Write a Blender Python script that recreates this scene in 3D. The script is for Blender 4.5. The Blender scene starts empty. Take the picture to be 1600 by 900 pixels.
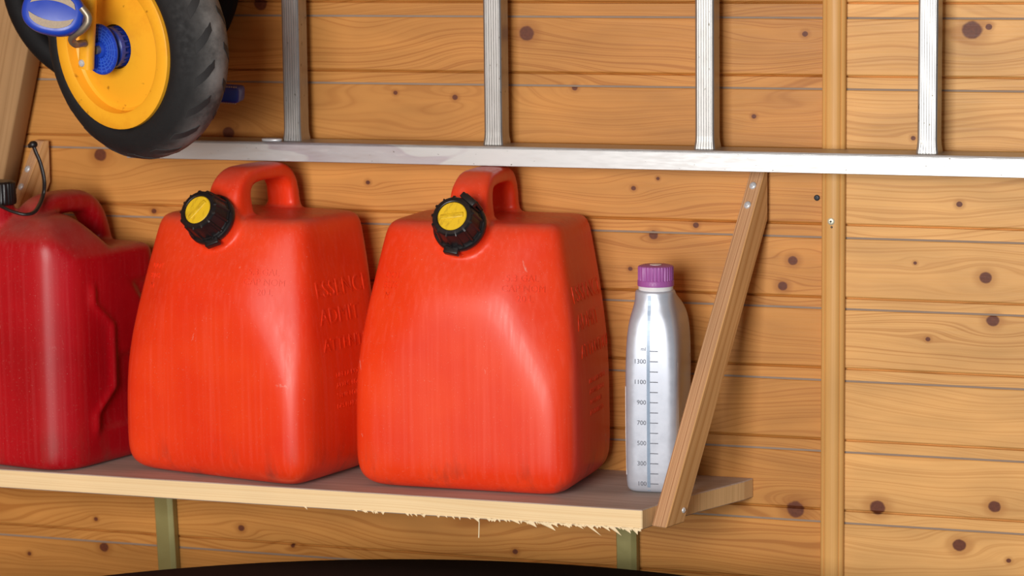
import bpy, bmesh, math, random
import numpy as np
from mathutils import Vector, Matrix, Euler
from mathutils.bvhtree import BVHTree
random.seed(7); rng = np.random.RandomState(7)
S = bpy.context.scene; COL = S.collection
PI = math.pi

# ------------------------------------------------------------------ camera
CAM = Vector((0.0, -3.9, 0.62895)); F = 4467.117
yaw, pit, rol = -0.33864962, -0.13774597, -0.01094311
fw = Vector((math.sin(yaw)*math.cos(pit), math.cos(yaw)*math.cos(pit), math.sin(pit)))
r0 = Vector((math.cos(yaw), -math.sin(yaw), 0)); u0 = r0.cross(fw)
RT = r0*math.cos(rol) + u0*math.sin(rol); UP = -r0*math.sin(rol) + u0*math.cos(rol)
cd = bpy.data.cameras.new('camera'); cam = bpy.data.objects.new('camera', cd); COL.objects.link(cam)
M = Matrix((RT, UP, -fw)).transposed().to_4x4(); M.translation = CAM; cam.matrix_world = M
cd.sensor_width = 36; cd.lens = F*36/1600; cd.clip_start = .05; cd.clip_end = 60
cd.dof.use_dof = True; cd.dof.focus_distance = 3.86; cd.dof.aperture_fstop = 6.3
S.camera = cam

# ------------------------------------------------------------------ light
S.view_settings.view_transform = 'Standard'; S.view_settings.look = 'None'
S.view_settings.gamma = 1; S.view_settings.exposure = 0.0
try: S.view_settings.use_curve_mapping = False
except Exception: pass
S.cycles.use_denoising = True
S.cycles.max_bounces = 7; S.cycles.diffuse_bounces = 4
W = bpy.data.worlds.new('daylight'); S.world = W; W.use_nodes = True
W.node_tree.nodes['Background'].inputs[0].default_value = (.80, .88, 1, 1)
W.node_tree.nodes['Background'].inputs[1].default_value = .21
def area(name, loc, tgt, sx, sy, power, col):
    l = bpy.data.lights.new(name, 'AREA'); l.shape = 'RECTANGLE'; l.size = sx; l.size_y = sy
    l.energy = power; l.color = col
    o = bpy.data.objects.new(name, l); COL.objects.link(o); o.location = loc
    o.rotation_euler = (Vector(tgt)-Vector(loc)).to_track_quat('-Z', 'Y').to_euler(); return o
area('garage_opening_daylight', (-1.2, -4.5, .60), (-.95, 0, -.1), 1.6, 1.6, 168, (1, .97, .93))

# ------------------------------------------------------------------ helpers
def ray(px, py): return fw*F + RT*(px-800) - UP*(py-450)
def at(px, py, Y):                       # the point on the plane y = Y that the photograph shows at a pixel
    v = ray(px, py); return CAM + v*((Y-CAM.y)/v.y)
def atz(px, py, Z):
    v = ray(px, py); return CAM + v*((Z-CAM.z)/v.z)

def link(name, me, mat=None, parent=None, smooth=False):
    o = bpy.data.objects.new(name, me); COL.objects.link(o)
    if mat is not None:
        me.materials.clear(); me.materials.append(mat)
    if parent is not None: o.parent = parent
    if smooth:
        for p in me.polygons: p.use_smooth = True
    return o
def bm_me(bm, name='mesh'):
    bmesh.ops.recalc_face_normals(bm, faces=bm.faces)
    me = bpy.data.meshes.new(name); bm.to_mesh(me); bm.free(); return me
def pyd(v, f, name='mesh'):
    me = bpy.data.meshes.new(name); me.from_pydata([tuple(map(float, x)) for x in v], [], [tuple(map(int, x)) for x in f]); me.update(); return me
def fixn(me):
    bm = bmesh.new(); bm.from_mesh(me); bmesh.ops.recalc_face_normals(bm, faces=bm.faces); bm.to_mesh(me); bm.free(); return me
def empty(name, loc=(0, 0, 0), rot=(0, 0, 0)):
    o = bpy.data.objects.new(name, None); COL.objects.link(o); o.location = loc; o.rotation_euler = rot; o.empty_display_size = .05; return o
def tag(o, label=None, cat=None, group=None, kind=None):
    if label: o['label'] = label
    if cat: o['category'] = cat
    if group: o['group'] = group
    if kind: o['kind'] = kind
    return o
def autosm(me, ang=35):
    for p in me.polygons: p.use_smooth = True
    bm = bmesh.new(); bm.from_mesh(me)
    for e in bm.edges:
        if len(e.link_faces) == 2 and e.calc_face_angle(0) > math.radians(ang): e.smooth = False
    bm.to_mesh(me); bm.free(); return me

def box_me(lo, hi, bev=.002, seg=2):
    bm = bmesh.new(); bmesh.ops.create_cube(bm, size=1)
    for v in bm.verts: v.co = Vector([(lo[i]+hi[i])/2 + v.co[i]*(hi[i]-lo[i]) for i in range(3)])
    if bev: bmesh.ops.bevel(bm, geom=bm.edges[:], offset=bev, segments=seg, affect='EDGES', profile=.5)
    return autosm(bm_me(bm), 50)
def prism_me(poly, axis, a, b, bev=0, seg=2):
    """poly: 2D outline; extruded along axis ('x','y','z') from a to b."""
    def p3(q, t):
        return {'x': (t, q[0], q[1]), 'y': (q[0], t, q[1]), 'z': (q[0], q[1], t)}[axis]
    n = len(poly); v = [p3(q, a) for q in poly] + [p3(q, b) for q in poly]
    f = [tuple(range(n)), tuple(range(2*n-1, n-1, -1))] + [(i, (i+1) % n, n+(i+1) % n, n+i) for i in range(n)]
    bm = bmesh.new(); bv = [bm.verts.new(x) for x in v]
    for q in f: bm.faces.new([bv[i] for i in q])
    bmesh.ops.recalc_face_normals(bm, faces=bm.faces)
    if bev: bmesh.ops.bevel(bm, geom=bm.edges[:], offset=bev, segments=seg, affect='EDGES', profile=.5, clamp_overlap=True)
    return bm_me(bm)
def lathe_me(prof, n=48, axis='z', closed=False, ripple=None):
    """prof: list of (radius, height). ripple(theta, r, h) -> radius."""
    v, f = [], []
    for (r, h) in prof:
        for i in range(n):
            t = 2*PI*i/n; rr = ripple(t, r, h) if ripple else r
            v.append((rr*math.cos(t), rr*math.sin(t), h))
    m = len(prof)
    for j in range(m if closed else m-1):
        for i in range(n):
            a, b = j*n+i, j*n+(i+1) % n; jj = (j+1) % m
            f.append((a, b, jj*n+(i+1) % n, jj*n+i))
    if not closed:
        f.append(tuple(range(n-1, -1, -1))); f.append(tuple(range((m-1)*n, m*n)))
    me = fixn(pyd(v, f)); bm = bmesh.new(); bm.from_mesh(me)
    bmesh.ops.remove_doubles(bm, verts=bm.verts, dist=1e-6); bm.to_mesh(me); bm.free()
    return me
def sweep_me(path, sec, xdir=None, closed=False, cap=True):
    """sweep closed 2D sections (list of (a,b) per path point, or one) along a 3D path; a runs along xdir."""
    P = [Vector(p) for p in path]; n = len(P); v, f = [], []
    for i in range(n):
        t = (P[(i+1) % n]-P[i-1]) if closed else (P[min(i+1, n-1)]-P[max(i-1, 0)]); t.normalize()
        xd = Vector(xdir) if xdir is not None else (Vector((0, 0, 1)) if abs(t.z) < .9 else Vector((1, 0, 0)))
        a = (xd - t*xd.dot(t)).normalized(); b = t.cross(a)
        s = sec[i] if isinstance(sec[0][0], (list, tuple)) else sec
        v += [P[i]+a*q[0]+b*q[1] for q in s]
    k = len(sec[0]) if isinstance(sec[0][0], (list, tuple)) else len(sec)
    for i in range(n if closed else n-1):
        for j in range(k):
            i2 = (i+1) % n; f.append((i*k+j, i*k+(j+1) % k, i2*k+(j+1) % k, i2*k+j))
    if cap and not closed: f += [tuple(range(k)), tuple(range((n-1)*k, n*k))]
    return fixn(pyd(v, f))
def circ(r, n=12): return [(r*math.cos(2*PI*i/n), r*math.sin(2*PI*i/n)) for i in range(n)]
def supel(a, b, n=20, e=3.2):
    o = []
    for i in range(n):
        t = 2*PI*i/n; c, s = math.cos(t), math.sin(t)
        o.append((a*math.copysign(abs(c)**(2/e), c), b*math.copysign(abs(s)**(2/e), s)))
    return o
def crom(pts, m=8):
    """Catmull-Rom resample of points (any dimension)."""
    P = [np.array(p, float) for p in pts]; P = [2*P[0]-P[1]] + P + [2*P[-1]-P[-2]]; o = []
    for i in range(1, len(P)-2):
        for k in range(m):
            t = k/m
            o.append(.5*(2*P[i]+(P[i+1]-P[i-1])*t+(2*P[i-1]-5*P[i]+4*P[i+1]-P[i+2])*t*t+(3*P[i]-P[i-1]-3*P[i+1]+P[i+2])*t**3))
    o.append(P[-2]); return o
def join_me(mes):
    bm = bmesh.new()
    for m in mes: bm.from_mesh(m)
    me = bpy.data.meshes.new('mesh'); bm.to_mesh(me); bm.free(); return me
def xform(me, mat): me.transform(mat); return me
def modify(me, fn):
    """apply modifiers set up by fn(object) and return the resulting mesh."""
    o = bpy.data.objects.new('work', me); COL.objects.link(o); fn(o)
    dg = bpy.context.evaluated_depsgraph_get(); dg.update()
    r = bpy.data.meshes.new_from_object(o.evaluated_get(dg)); bpy.data.objects.remove(o); return r
def weld(me, voxel=.004, it=6):
    def fn(o):
        m = o.modifiers.new('r', 'REMESH'); m.mode = 'VOXEL'; m.voxel_size = voxel; m.use_smooth_shade = True
        s = o.modifiers.new('s', 'SMOOTH'); s.factor = .5; s.iterations = it
    r = modify(me, fn)
    for p in r.polygons: p.use_smooth = True
    return r
def text_me(s, size, depth=.0006, align='LEFT', res=3):
    c = bpy.data.curves.new('t', 'FONT'); c.body = s; c.size = size; c.extrude = depth; c.align_x = align; c.resolution_u = res
    o = bpy.data.objects.new('t', c); COL.objects.link(o)
    dg = bpy.context.evaluated_depsgraph_get(); dg.update()
    me = bpy.data.meshes.new_from_object(o.evaluated_get(dg)); bpy.data.objects.remove(o); bpy.data.curves.remove(c); return me
def emboss(me, bvh, org, ud, vd, h, subdiv=True):
    """lay a flat text mesh (xy) on a surface: project along the plane normal, raise by h."""
    ud, vd = Vector(ud).normalized(), Vector(vd).normalized(); n = ud.cross(vd).normalized(); vd = n.cross(ud)
    zs = [v.co.z for v in me.vertices]; z0, z1 = min(zs), max(zs)
    for v in me.vertices:
        p = Vector(org)+ud*v.co.x+vd*v.co.y
        hit = bvh.ray_cast(p+n*.12, -n, .3)
        q = hit[0] if hit[0] is not None else p
        v.co = q + n*(h if v.co.z > (z0+z1)/2 else -.0008)
    me.update(); return me

# ------------------------------------------------------------------ node helpers
class NT:
    def __init__(s, name):
        s.m = bpy.data.materials.new(name); s.m.use_nodes = True; s.t = s.m.node_tree; s.n = s.t.nodes; s.L = s.t.links
        s.b = s.n['Principled BSDF']
    def set(s, k, v):
        i = s.b.inputs[k]
        if hasattr(v, 'node'): s.L.new(v, i)
        else: i.default_value = v
        return s
    def _in(s, node, i, v):
        if v is None: return
        if hasattr(v, 'node'): s.L.new(v, node.inputs[i])
        else: node.inputs[i].default_value = v
    def math(s, op, a, b=None, c=None):
        n = s.n.new('ShaderNodeMath'); n.operation = op
        for i, v in enumerate((a, b, c)): s._in(n, i, v)
        return n.outputs[0]
    def coord(s, which='Object'): return s.n.new('ShaderNodeTexCoord').outputs[which]
    def sep(s, v):
        n = s.n.new('ShaderNodeSeparateXYZ'); s.L.new(v, n.inputs[0]); return n.outputs
    def comb(s, x=0., y=0., z=0.):
        n = s.n.new('ShaderNodeCombineXYZ')
        for i, v in enumerate((x, y, z)): s._in(n, i, v)
        return n.outputs[0]
    def map(s, v, scale=(1, 1, 1), loc=(0, 0, 0), rot=(0, 0, 0)):
        n = s.n.new('ShaderNodeMapping'); s.L.new(v, n.inputs[0]); n.inputs['Scale'].default_value = scale
        n.inputs['Location'].default_value = loc; n.inputs['Rotation'].default_value = rot; return n.outputs[0]
    def noise(s, v=None, scale=5., detail=2., rough=.5, dim='3D', w=None, dist=0.):
        n = s.n.new('ShaderNodeTexNoise'); n.noise_dimensions = dim
        if v is not None and dim != '1D': s.L.new(v, n.inputs['Vector'])
        if w is not None: s._in(n, n.inputs.find('W'), w)
        n.inputs['Scale'].default_value = scale; n.inputs['Detail'].default_value = detail
        n.inputs['Roughness'].default_value = rough; n.inputs['Distortion'].default_value = dist; return n.outputs[0]
    def ramp(s, v, stops, interp='LINEAR'):
        n = s.n.new('ShaderNodeValToRGB'); s.L.new(v, n.inputs[0]); n.color_ramp.interpolation = interp; e = n.color_ramp.elements
        while len(e) < len(stops): e.new(.5)
        for i, (p, c) in enumerate(stops):
            e[i].position = p; e[i].color = (c, c, c, 1) if isinstance(c, (int, float)) else (*c, 1)
        return n.outputs[0]
    def mix(s, f, a, b, mode='MIX'):
        n = s.n.new('ShaderNodeMix'); n.data_type = 'RGBA'; n.blend_type = mode; n.clamp_factor = True
        s._in(n, 0, f)
        for i, v in ((6, a), (7, b)):
            if hasattr(v, 'node'): s.L.new(v, n.inputs[i])
            else: n.inputs[i].default_value = (*v, 1) if len(v) == 3 else v
        return n.outputs[2]
    def smooth(s, v, a, b, lo=0., hi=1.):
        n = s.n.new('ShaderNodeMapRange'); n.interpolation_type = 'SMOOTHSTEP'; s.L.new(v, n.inputs[0])
        n.inputs[1].default_value = a; n.inputs[2].default_value = b; n.inputs[3].default_value = lo; n.inputs[4].default_value = hi
        return n.outputs[0]
    def bump(s, h, strength=.2, dist=.001):
        n = s.n.new('ShaderNodeBump'); n.inputs['Strength'].default_value = strength; n.inputs['Distance'].default_value = dist
        s.L.new(h, n.inputs['Height']); s.L.new(n.outputs[0], s.b.inputs['Normal']); return s
def srgb(r, g, b):
    f = lambda c: (c/255/12.92) if c/255 <= .04045 else ((c/255+.055)/1.055)**2.4
    return (f(r), f(g), f(b))
def plain(name, col, rough=.5, metal=0., var=.12, scale=60, bump=0.):
    T = NT(name); c = T.coord(); n = T.noise(c, scale, 4, .6)
    T.set('Base Color', T.mix(n, tuple(x*(1-var) for x in col), tuple(min(1, x*(1+var)) for x in col)))
    T.set('Roughness', T.ramp(n, [(.2, max(0, rough-.08)), (.8, min(1, rough+.08))])).set('Metallic', metal)
    if bump: T.bump(n, bump, .0006)
    return T.m

def wood(name, light, dark, knotcol, along='x', across='z', seed=0., knots=(), ring=230., warp=.03, lines=.6, rough=.5, tone=(.86, 1.08)):
    """pine: 1D noise over a warped across-grain coordinate; knots (along, across, radius) push the grain aside."""
    T = NT(name); S3 = T.sep(T.coord()); ax = {'x': 0, 'y': 1, 'z': 2}
    X, Z, Y = S3[ax[along]], S3[ax[across]], S3[3-ax[along]-ax[across]]
    zz = Z; km = None; halo = None
    wob = T.math('MULTIPLY', T.math('SUBTRACT', T.noise(T.comb(X, Y, Z), 70, 3), .5), .45)
    for (kx, kz, kr) in knots:
        dx = T.math('SUBTRACT', X, kx); dz = T.math('SUBTRACT', Z, kz)
        g = T.math('EXPONENT', T.math('MULTIPLY', T.math('ADD', T.math('POWER', T.math('DIVIDE', dx, kr*5+.01), 2.), T.math('POWER', T.math('DIVIDE', dz, kr*2.2+.004), 2.)), -1.))
        zz = T.math('SUBTRACT', zz, T.math('MULTIPLY', T.math('MULTIPLY', dz, g), .92))
        d = T.math('ADD', T.math('SQRT', T.math('ADD', T.math('POWER', T.math('DIVIDE', dx, kr*1.05), 2.), T.math('POWER', T.math('DIVIDE', dz, kr*.95), 2.))), wob)
        m = T.smooth(d, 1.12, .82); h = T.smooth(d, 2.6, 1.0)
        km = m if km is None else T.math('MAXIMUM', km, m)
        halo = h if halo is None else T.math('MAXIMUM', halo, h)
    low = T.noise(T.comb(T.math('MULTIPLY', X, 2.6), T.math('ADD', Y, seed), T.math('MULTIPLY', Z, 10.)), 1., 1.2, .4)
    zz = T.math('ADD', zz, T.math('MULTIPLY', T.math('SUBTRACT', low, .5), warp*2))
    rg = T.noise(dim='1D', w=T.math('ADD', T.math('MULTIPLY', zz, ring), seed*7.3+3), scale=1., detail=1.5, rough=.5)
    fib = T.noise(T.comb(T.math('MULTIPLY', X, 9.), T.math('MULTIPLY', Y, 700.), T.math('MULTIPLY', Z, 700.)), 1., 2)
    blot = T.noise(T.comb(T.math('MULTIPLY', X, 5.), seed, T.math('MULTIPLY', Z, 18.)), 1., 3)
    rr = T.ramp(rg, [(.36, 0.), (.50, .10), (.60, lines), (.64, lines*.8), (.70, .06)])
    col = T.mix(rr, light, dark)
    tn = T.ramp(blot, [(.28, tone[0]), (.72, tone[1])]); col = T.mix(1., col, tn, 'MULTIPLY')
    col = T.mix(T.math('MULTIPLY', fib, .12), col, dark)
    if km is not None:
        col = T.mix(T.math('MULTIPLY', halo, .55), col, tuple(.8*a+.2*b for a, b in zip(dark, knotcol)))
        kc = T.mix(T.noise(T.coord(), 260, 3), tuple(.75*x for x in knotcol), tuple(min(1, 1.9*x) for x in knotcol))
        col = T.mix(km, col, kc)
    T.set('Base Color', col).set('Roughness', T.ramp(fib, [(.2, rough-.06), (.8, rough+.1)])).set('Specular IOR Level', .26)
    T.bump(T.math('ADD', T.math('MULTIPLY', rg, .5), fib), .12, .0006)
    return T.m

PINE_L, PINE_D, KNOT = (.70, .355, .105), (.44, .17, .034), (.105, .028, .011)

# ================================================================== structure
GR = [.5730, .4715, .3700, .2672, .1625, .0590, -.0414, -.1440, -.2453, -.3505, -.4535, -.5560]   # grooves
JT = [.5525, .4508, .3520, .2480, .1440, .0435, -.0590, -.1610, -.2633, -.3680, -.4720, -.5745]   # joints, one below each groove
BX0, BXM, BX1 = -2.72, -.897, -.02
def wall_pts(px): return [(at(x, y, 0).x, at(x, y, 0).z, r/1190.) for x, y, r in px]
KN = wall_pts([(823, 52, 13), (406, 6, 12), (618, 145, 4), (711, 152, 5), (157, 242, 12), (357, 208, 11), (1258, 53, 5), (1178, 182, 4),
  (1239, 407, 8), (1223, 447, 8), (1087, 352, 5), (1021, 367, 8), (1243, 796, 15), (163, 855, 9), (150, 811, 4), (46, 865, 4), (377, 825, 6),
  (457, 853, 4), (575, 285, 4), (990, 294, 4), (1028, 279, 3), (805, 862, 5), (898, 137, 5), (1519, 47, 16), (1545, 42, 5), (1540, 434, 10), (1551, 501, 10),
  (1371, 793, 13), (1554, 792, 10), (1499, 852, 11), (1576, 876, 4), (1430, 411, 3), (1450, 530, 4), (1499, 319, 5), (1427, 216, 4), (985, 420, 4), (440, 300, 5), (1130, 460, 3), (240, 330, 5)])
def board_profile(zt, zg, zj):
    """(y, z) outline of one board: flat face, V-groove, narrow strip, dark joint below."""
    return [(.0006, zt-.0016), (-.0002, zt-.0026), (0, zg+.003), (.0014, zg+.0012), (.0055, zg), (.0045, zg-.0010), (.0012, zg-.0018),
            (.0012, zj+.0014), (.0022, zj+.0012), (.012, zj+.0012), (.012, zt-.0036), (.0022, zt-.0036), (.0022, zt-.0016)]
wall = tag(link('wall_back', box_me((BX0, .0125, -1.12), (BX1, .06, 2.36), 0), plain('backing_wood', (.16, .075, .025), .8)), kind='structure')
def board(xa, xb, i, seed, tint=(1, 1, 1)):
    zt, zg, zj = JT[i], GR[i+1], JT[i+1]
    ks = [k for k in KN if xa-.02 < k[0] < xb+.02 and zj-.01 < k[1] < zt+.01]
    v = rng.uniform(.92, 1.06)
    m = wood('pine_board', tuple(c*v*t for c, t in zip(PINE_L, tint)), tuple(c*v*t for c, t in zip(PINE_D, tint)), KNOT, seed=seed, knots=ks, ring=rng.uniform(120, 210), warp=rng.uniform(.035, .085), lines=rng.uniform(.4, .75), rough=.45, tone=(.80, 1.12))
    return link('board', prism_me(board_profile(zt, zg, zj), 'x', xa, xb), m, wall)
tongue_m = plain('grey_tongue_wood', (.30, .225, .17), .8)
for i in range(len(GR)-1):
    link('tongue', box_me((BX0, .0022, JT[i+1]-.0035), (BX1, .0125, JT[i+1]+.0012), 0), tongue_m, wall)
    board(BX0, BXM, i, 1.7*i+.3, (.93, .82, .66)); board(BXM+.0008, BX1, i, 31+2.1*i, (1.15, 1.25, 1.42))  # tints mix wood difference with painted shade at left, painted brightness at right
# wall above and below the boards in view
far = wood('pine_far', PINE_L, PINE_D, KNOT, seed=77)
for z0, z1 in [(.5525+.1025*k, .5525+.1025*(k+1)) for k in range(17)] + [(-.5745-.1025*(k+1), -.5745-.1025*k) for k in range(5)]:
    link('board', prism_me(board_profile(z1, z0+.02, z0), 'x', BX0, BX1), far, wall)

lining = wood('lining_wood', (.42, .19, .05), (.26, .10, .02), KNOT, along='y', across='z', seed=12)
tag(link('wall_left', box_me((BX0-.06, -4.6, -1.12), (BX0, .06, 2.36), 0), lining), kind='structure')
tag(link('ceiling', box_me((BX0-.06, -4.2, 2.32), (2.4, .06, 2.40), 0), wood('ceiling_wood', (.30, .15, .05), (.22, .09, .02), KNOT, along='x', across='y', seed=5)), kind='structure')
tag(link('floor', box_me((BX0-.06, -7.5, -1.20), (2.4, .06, -1.12), 0), plain('concrete_floor', (.34, .32, .29), .85, var=.2, scale=9, bump=.2)), kind='structure')

# vertical batten with moulded edges, over the board ends
bc = at(1300, 450, -.012).x
prof = [(bc-.0165, -.0004), (bc-.0165, -.006), (bc-.0145, -.0085), (bc-.0115, -.0095), (bc-.0105, -.0085), (bc-.0095, -.0105), (bc-.006, -.0125), (bc+.006, -.0125),
        (bc+.0095, -.0105), (bc+.0105, -.0085), (bc+.0115, -.0095), (bc+.0145, -.0085), (bc+.0165, -.006), (bc+.0165, -.0004)]
bat_m = wood('batten_pine', (.74, .41, .135), (.58, .28, .07), KNOT, along='z', across='x', seed=3, ring=150, warp=.004, lines=.35, rough=.4)
batten = tag(link('trim_1', autosm(prism_me(prof, 'z', -1.12, 2.31), 40), bat_m), kind='structure')
def screw_me(r, h, cross=True, dome=.5):
    prof = [(r*.5, -h*2), (r*.5, 0), (r, 0), (r, h*.4), (r*.82, h*.9), (r*.45, h*(1+dome*.2)), (r*.3, h*(1+dome*.2)), (r*.22, h*.2), (0.0001, h*.15)]
    return autosm(lathe_me(prof, 20), 40)
zinc = plain('zinc_screw', (.72, .75, .78), .35, .35, .15, 300)
brass = plain('pale_zinc_screw', (.75, .72, .55), .4, .45, .15, 300)
black_metal = plain('dark_screw_head', (.03, .035, .045), .5, .3)
def facing(o, loc, nrm): o.matrix_world = Matrix.Translation(loc) @ Vector(nrm).to_track_quat('Z', 'Y').to_matrix().to_4x4(); return o
def screw(parent, loc, nrm, r, h, mat, name='screw', tilt=0):
    o = link(name, screw_me(r, h), mat, parent); facing(o, loc, nrm); return o
p = at(1298.5, 346, -.0125); screw(batten, p, (0, -1, 0), .0050, .0015, brass)
cr = link('screw_slot', join_me([box_me((-.0022, -.0004, 0), (.0022, .0004, .0006), 0), box_me((-.0004, -.0022, 0), (.0004, .0022, .0006), 0)]), black_metal, batten)
facing(cr, p+Vector((0, -.0017, 0)), (0, -1, 0))
screw(batten, at(1299.5, 355, -.0123), (0, -1, 0), .0016, .0006, black_metal, 'nail_hole')
screw(wall, at(1276.5, 309, -.0005), (0, -1, 0), .0042, .0016, black_metal, 'screw')

# ================================================================== shelf
ZS, ZB = -.2059, -.2335
top_m = wood('dusty_shelf_top', (.52, .44, .385), (.37, .285, .235), KNOT, along='x', across='y', seed=9, ring=120, warp=.03, lines=.6, rough=.8, tone=(.8, 1.2))
fresh_m = wood('fresh_sawn_edge', (.93, .71, .41), (.76, .50, .23), KNOT, along='x', across='z', seed=21, ring=260, warp=.012, lines=.5, rough=.65, tone=(.93, 1.05))
end_m = wood('shelf_end_grain', (.80, .54, .27), (.60, .36, .15), KNOT, along='z', across='y', seed=2, ring=330, warp=.01, lines=.6, rough=.7)
split_m = plain('torn_wood_fibre', (.92, .74, .47), .8)
SHF = -.2490
plan = [(-2.1115, -.0004), (-2.2365, SHF), (-1.1020, SHF), (-1.0935, -.2170), (-1.0637, -.1387), (-1.0573, -.1190), (-1.0174, -.0253), (-1.0108, -.0004)]
sm = prism_me(plan, 'z', ZB, ZS, .0012, 1)
shelf = link('wall_shelf', sm)
tag(shelf, 'long dusty plank shelf with pale splintered sawn edge carrying the red cans', 'shelf')
for m in (top_m, fresh_m, end_m): sm.materials.append(m)
for pgn in sm.polygons:
    n = pgn.normal
    pgn.material_index = 0 if abs(n.z) > .5 else (1 if n.y < -.75 and pgn.center.x < -1.1 else 2)
# torn fibres on the lower front edge
def splinter(x, ln, dx, w=.0035):
    v = [(x-w, SHF+.0006, ZB+.003), (x+w, SHF+.0006, ZB+.003), (x+w*.6, SHF+.0016, ZB+.002), (x+dx, SHF-.0012, ZB-ln), (x, SHF-.0012, ZB+.0015)]
    return pyd(v, [(0, 4, 3), (4, 1, 3), (1, 2, 3), (2, 0, 3), (0, 1, 4), (0, 2, 1)])
for px, ln, dx, w in [(742, .004, .006, .006), (800, .003, .012, .008), (822, .006, .016, .010), (845, .009, .022, .011), (860, .004, .012, .006), (880, .004, .01, .008), (897, .004, .014, .007),
                      (916, .012, .022, .004), (941, .005, .012, .006), (952, .010, .018, .006), (975, .006, .01, .007), (990, .007, .006, .006)]:
    link('splinter', splinter(at(px, 815, SHF).x, ln, dx, w), split_m, shelf)
fr = []
for k in range(80):
    x = -1.105-abs(rng.normal(0, 1))*.22
    if x > -1.7: fr.append(splinter(x, rng.uniform(.0006, .0028), rng.uniform(.001, .006), rng.uniform(.002, .006)))
tag(link('torn_fibres', join_me(fr), split_m, shelf), kind='stuff')
hs = at(748.5, 827, -.235)
tag(link('wood_splinter', sweep_me([hs+Vector((.0004, 0, .014)), hs+Vector((0, 0, 0)), hs+Vector((-.0006, 0, -.012))], circ(.0009, 6), (1, 0, 0)), split_m, shelf))

# ---- diagonal braces: slanted member in the plane of the shelf end, top cut flush with the wall
brace_m = wood('brace_side_pine', (.74, .42, .175), (.50, .23, .07), KNOT, along='z', across='y', seed=4, ring=150, warp=.02, lines=.7, rough=.6)
brace_f = wood('brace_edge_grain', (.64, .38, .20), (.32, .14, .06), KNOT, along='z', across='x', seed=14, ring=520, warp=.004, lines=.9, rough=.65)
def brace(name, A, e, n, zt, side=True):
    A = Vector((A[0], A[1], 0)); e = Vector((*e, 0)).normalized(); n = Vector((*n, 0)).normalized(); T = .0245
    fz = lambda z: .0203+.504*(z+.2318)
    sw = -A.y/e.y-.0012
    zb = -.2316
    out = [(fz(zb), zb), (fz(zb)+.0425, zb+.001), (sw, zb+(sw-.0203-.0425)/.504), (sw, zt), (fz(zt) if fz(zt) < sw-.004 else sw-.004, zt)]
    v = [A+e*s+Vector((0, 0, z)) for s, z in out]; v2 = [q+n*T for q in v]; k = len(v)
    # local frame so the grain runs along the member
    f = [tuple(range(k)), tuple(range(2*k-1, k-1, -1))]+[(i, (i+1) % k, k+(i+1) % k, k+i) for i in range(k)]
    rotm = Matrix.Rotation(-math.atan2(e.y, e.x)+PI/2, 4, 'Z'); sl = Matrix.Rotation(math.atan(.504), 4, 'X')
    org = A+e*.02+Vector((0, 0, zb)); L = sl @ rotm @ Matrix.Translation(-org)
    me = fixn(pyd([L @ q for q in v+v2], f)); bm = bmesh.new(); bm.from_mesh(me)
    bmesh.ops.bevel(bm, geom=bm.edges[:], offset=.0012, segments=1, affect='EDGES'); bm.to_mesh(me); bm.free()
    o = link(name, me); me.materials.append(brace_m); me.materials.append(brace_f)
    for pg in me.polygons: pg.material_index = 0 if abs(pg.normal.x) > .6 else 1
    o.matrix_world = L.inverted()
    nf = Vector((-e.x*math.cos(.467), -e.y*math.cos(.467), math.sin(.467)))
    for z in (.2167, .1906):
        q = A+e*(fz(z)-.0003)+n*.0118+Vector((0, 0, z)); s = link('screw', screw_me(.0055, .0026), zinc); facing(s, q, nf); s.parent = o; s.matrix_parent_inverse = o.matrix_world.inverted()
    if side: q = A+e*.0616+n*T+Vector((0, 0, -.2136)); s = link('screw', screw_me(.0040, .0018), zinc); facing(s, q, n); s.parent = o; s.matrix_parent_inverse = o.matrix_world.inverted()
    return o
br = brace('shelf_brace', (-1.1013, -.2496), (.343, .939), (.939, -.343), .2395)
tag(br, 'slanting wooden brace in front of the silver bottle at the right shelf end', 'brace', 'diagonal braces of the shelf')
bl = brace('shelf_brace', (-2.2655, -.2496), (.45, .893), (.893, -.45), .259, False)
tag(bl, 'slanting wooden brace behind the dark red can, left end of shelf', 'brace', 'diagonal braces of the shelf')

# ---- olive metal uprights below the shelf
olive = plain('olive_painted_metal', (.30, .265, .10), .38, .25, .08, 40)
def upright(x0, lean, label):
    z1, z0 = ZB-.0005, -1.12
    w = .0300; sec = []
    for z, sh in ((z1, 0.), (z0, lean*(z1-z0))):
        sec.append([(x0+sh+a, b, z) for a, b in [(0, -.003), (0, -.018), (.0015, -.0200), (.0225, -.0200), (.0245, -.0192), (.0300, -.0165), (.0300, -.003)]])
    k = len(sec[0]); f = [tuple(range(k)), tuple(range(2*k-1, k-1, -1))]+[(i, (i+1) % k, k+(i+1) % k, k+i) for i in range(k)]
    o = link('shelf_upright', autosm(fixn(pyd(sec[0]+sec[1], f)), 20), olive)
    return tag(o, label, 'post', 'olive uprights under the shelf')
upright(-1.9563, .035, 'olive metal upright under the shelf below the middle red can, left one')
upright(-1.2116, .010, 'olive metal upright under the right shelf end below the silver bottle')

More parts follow.
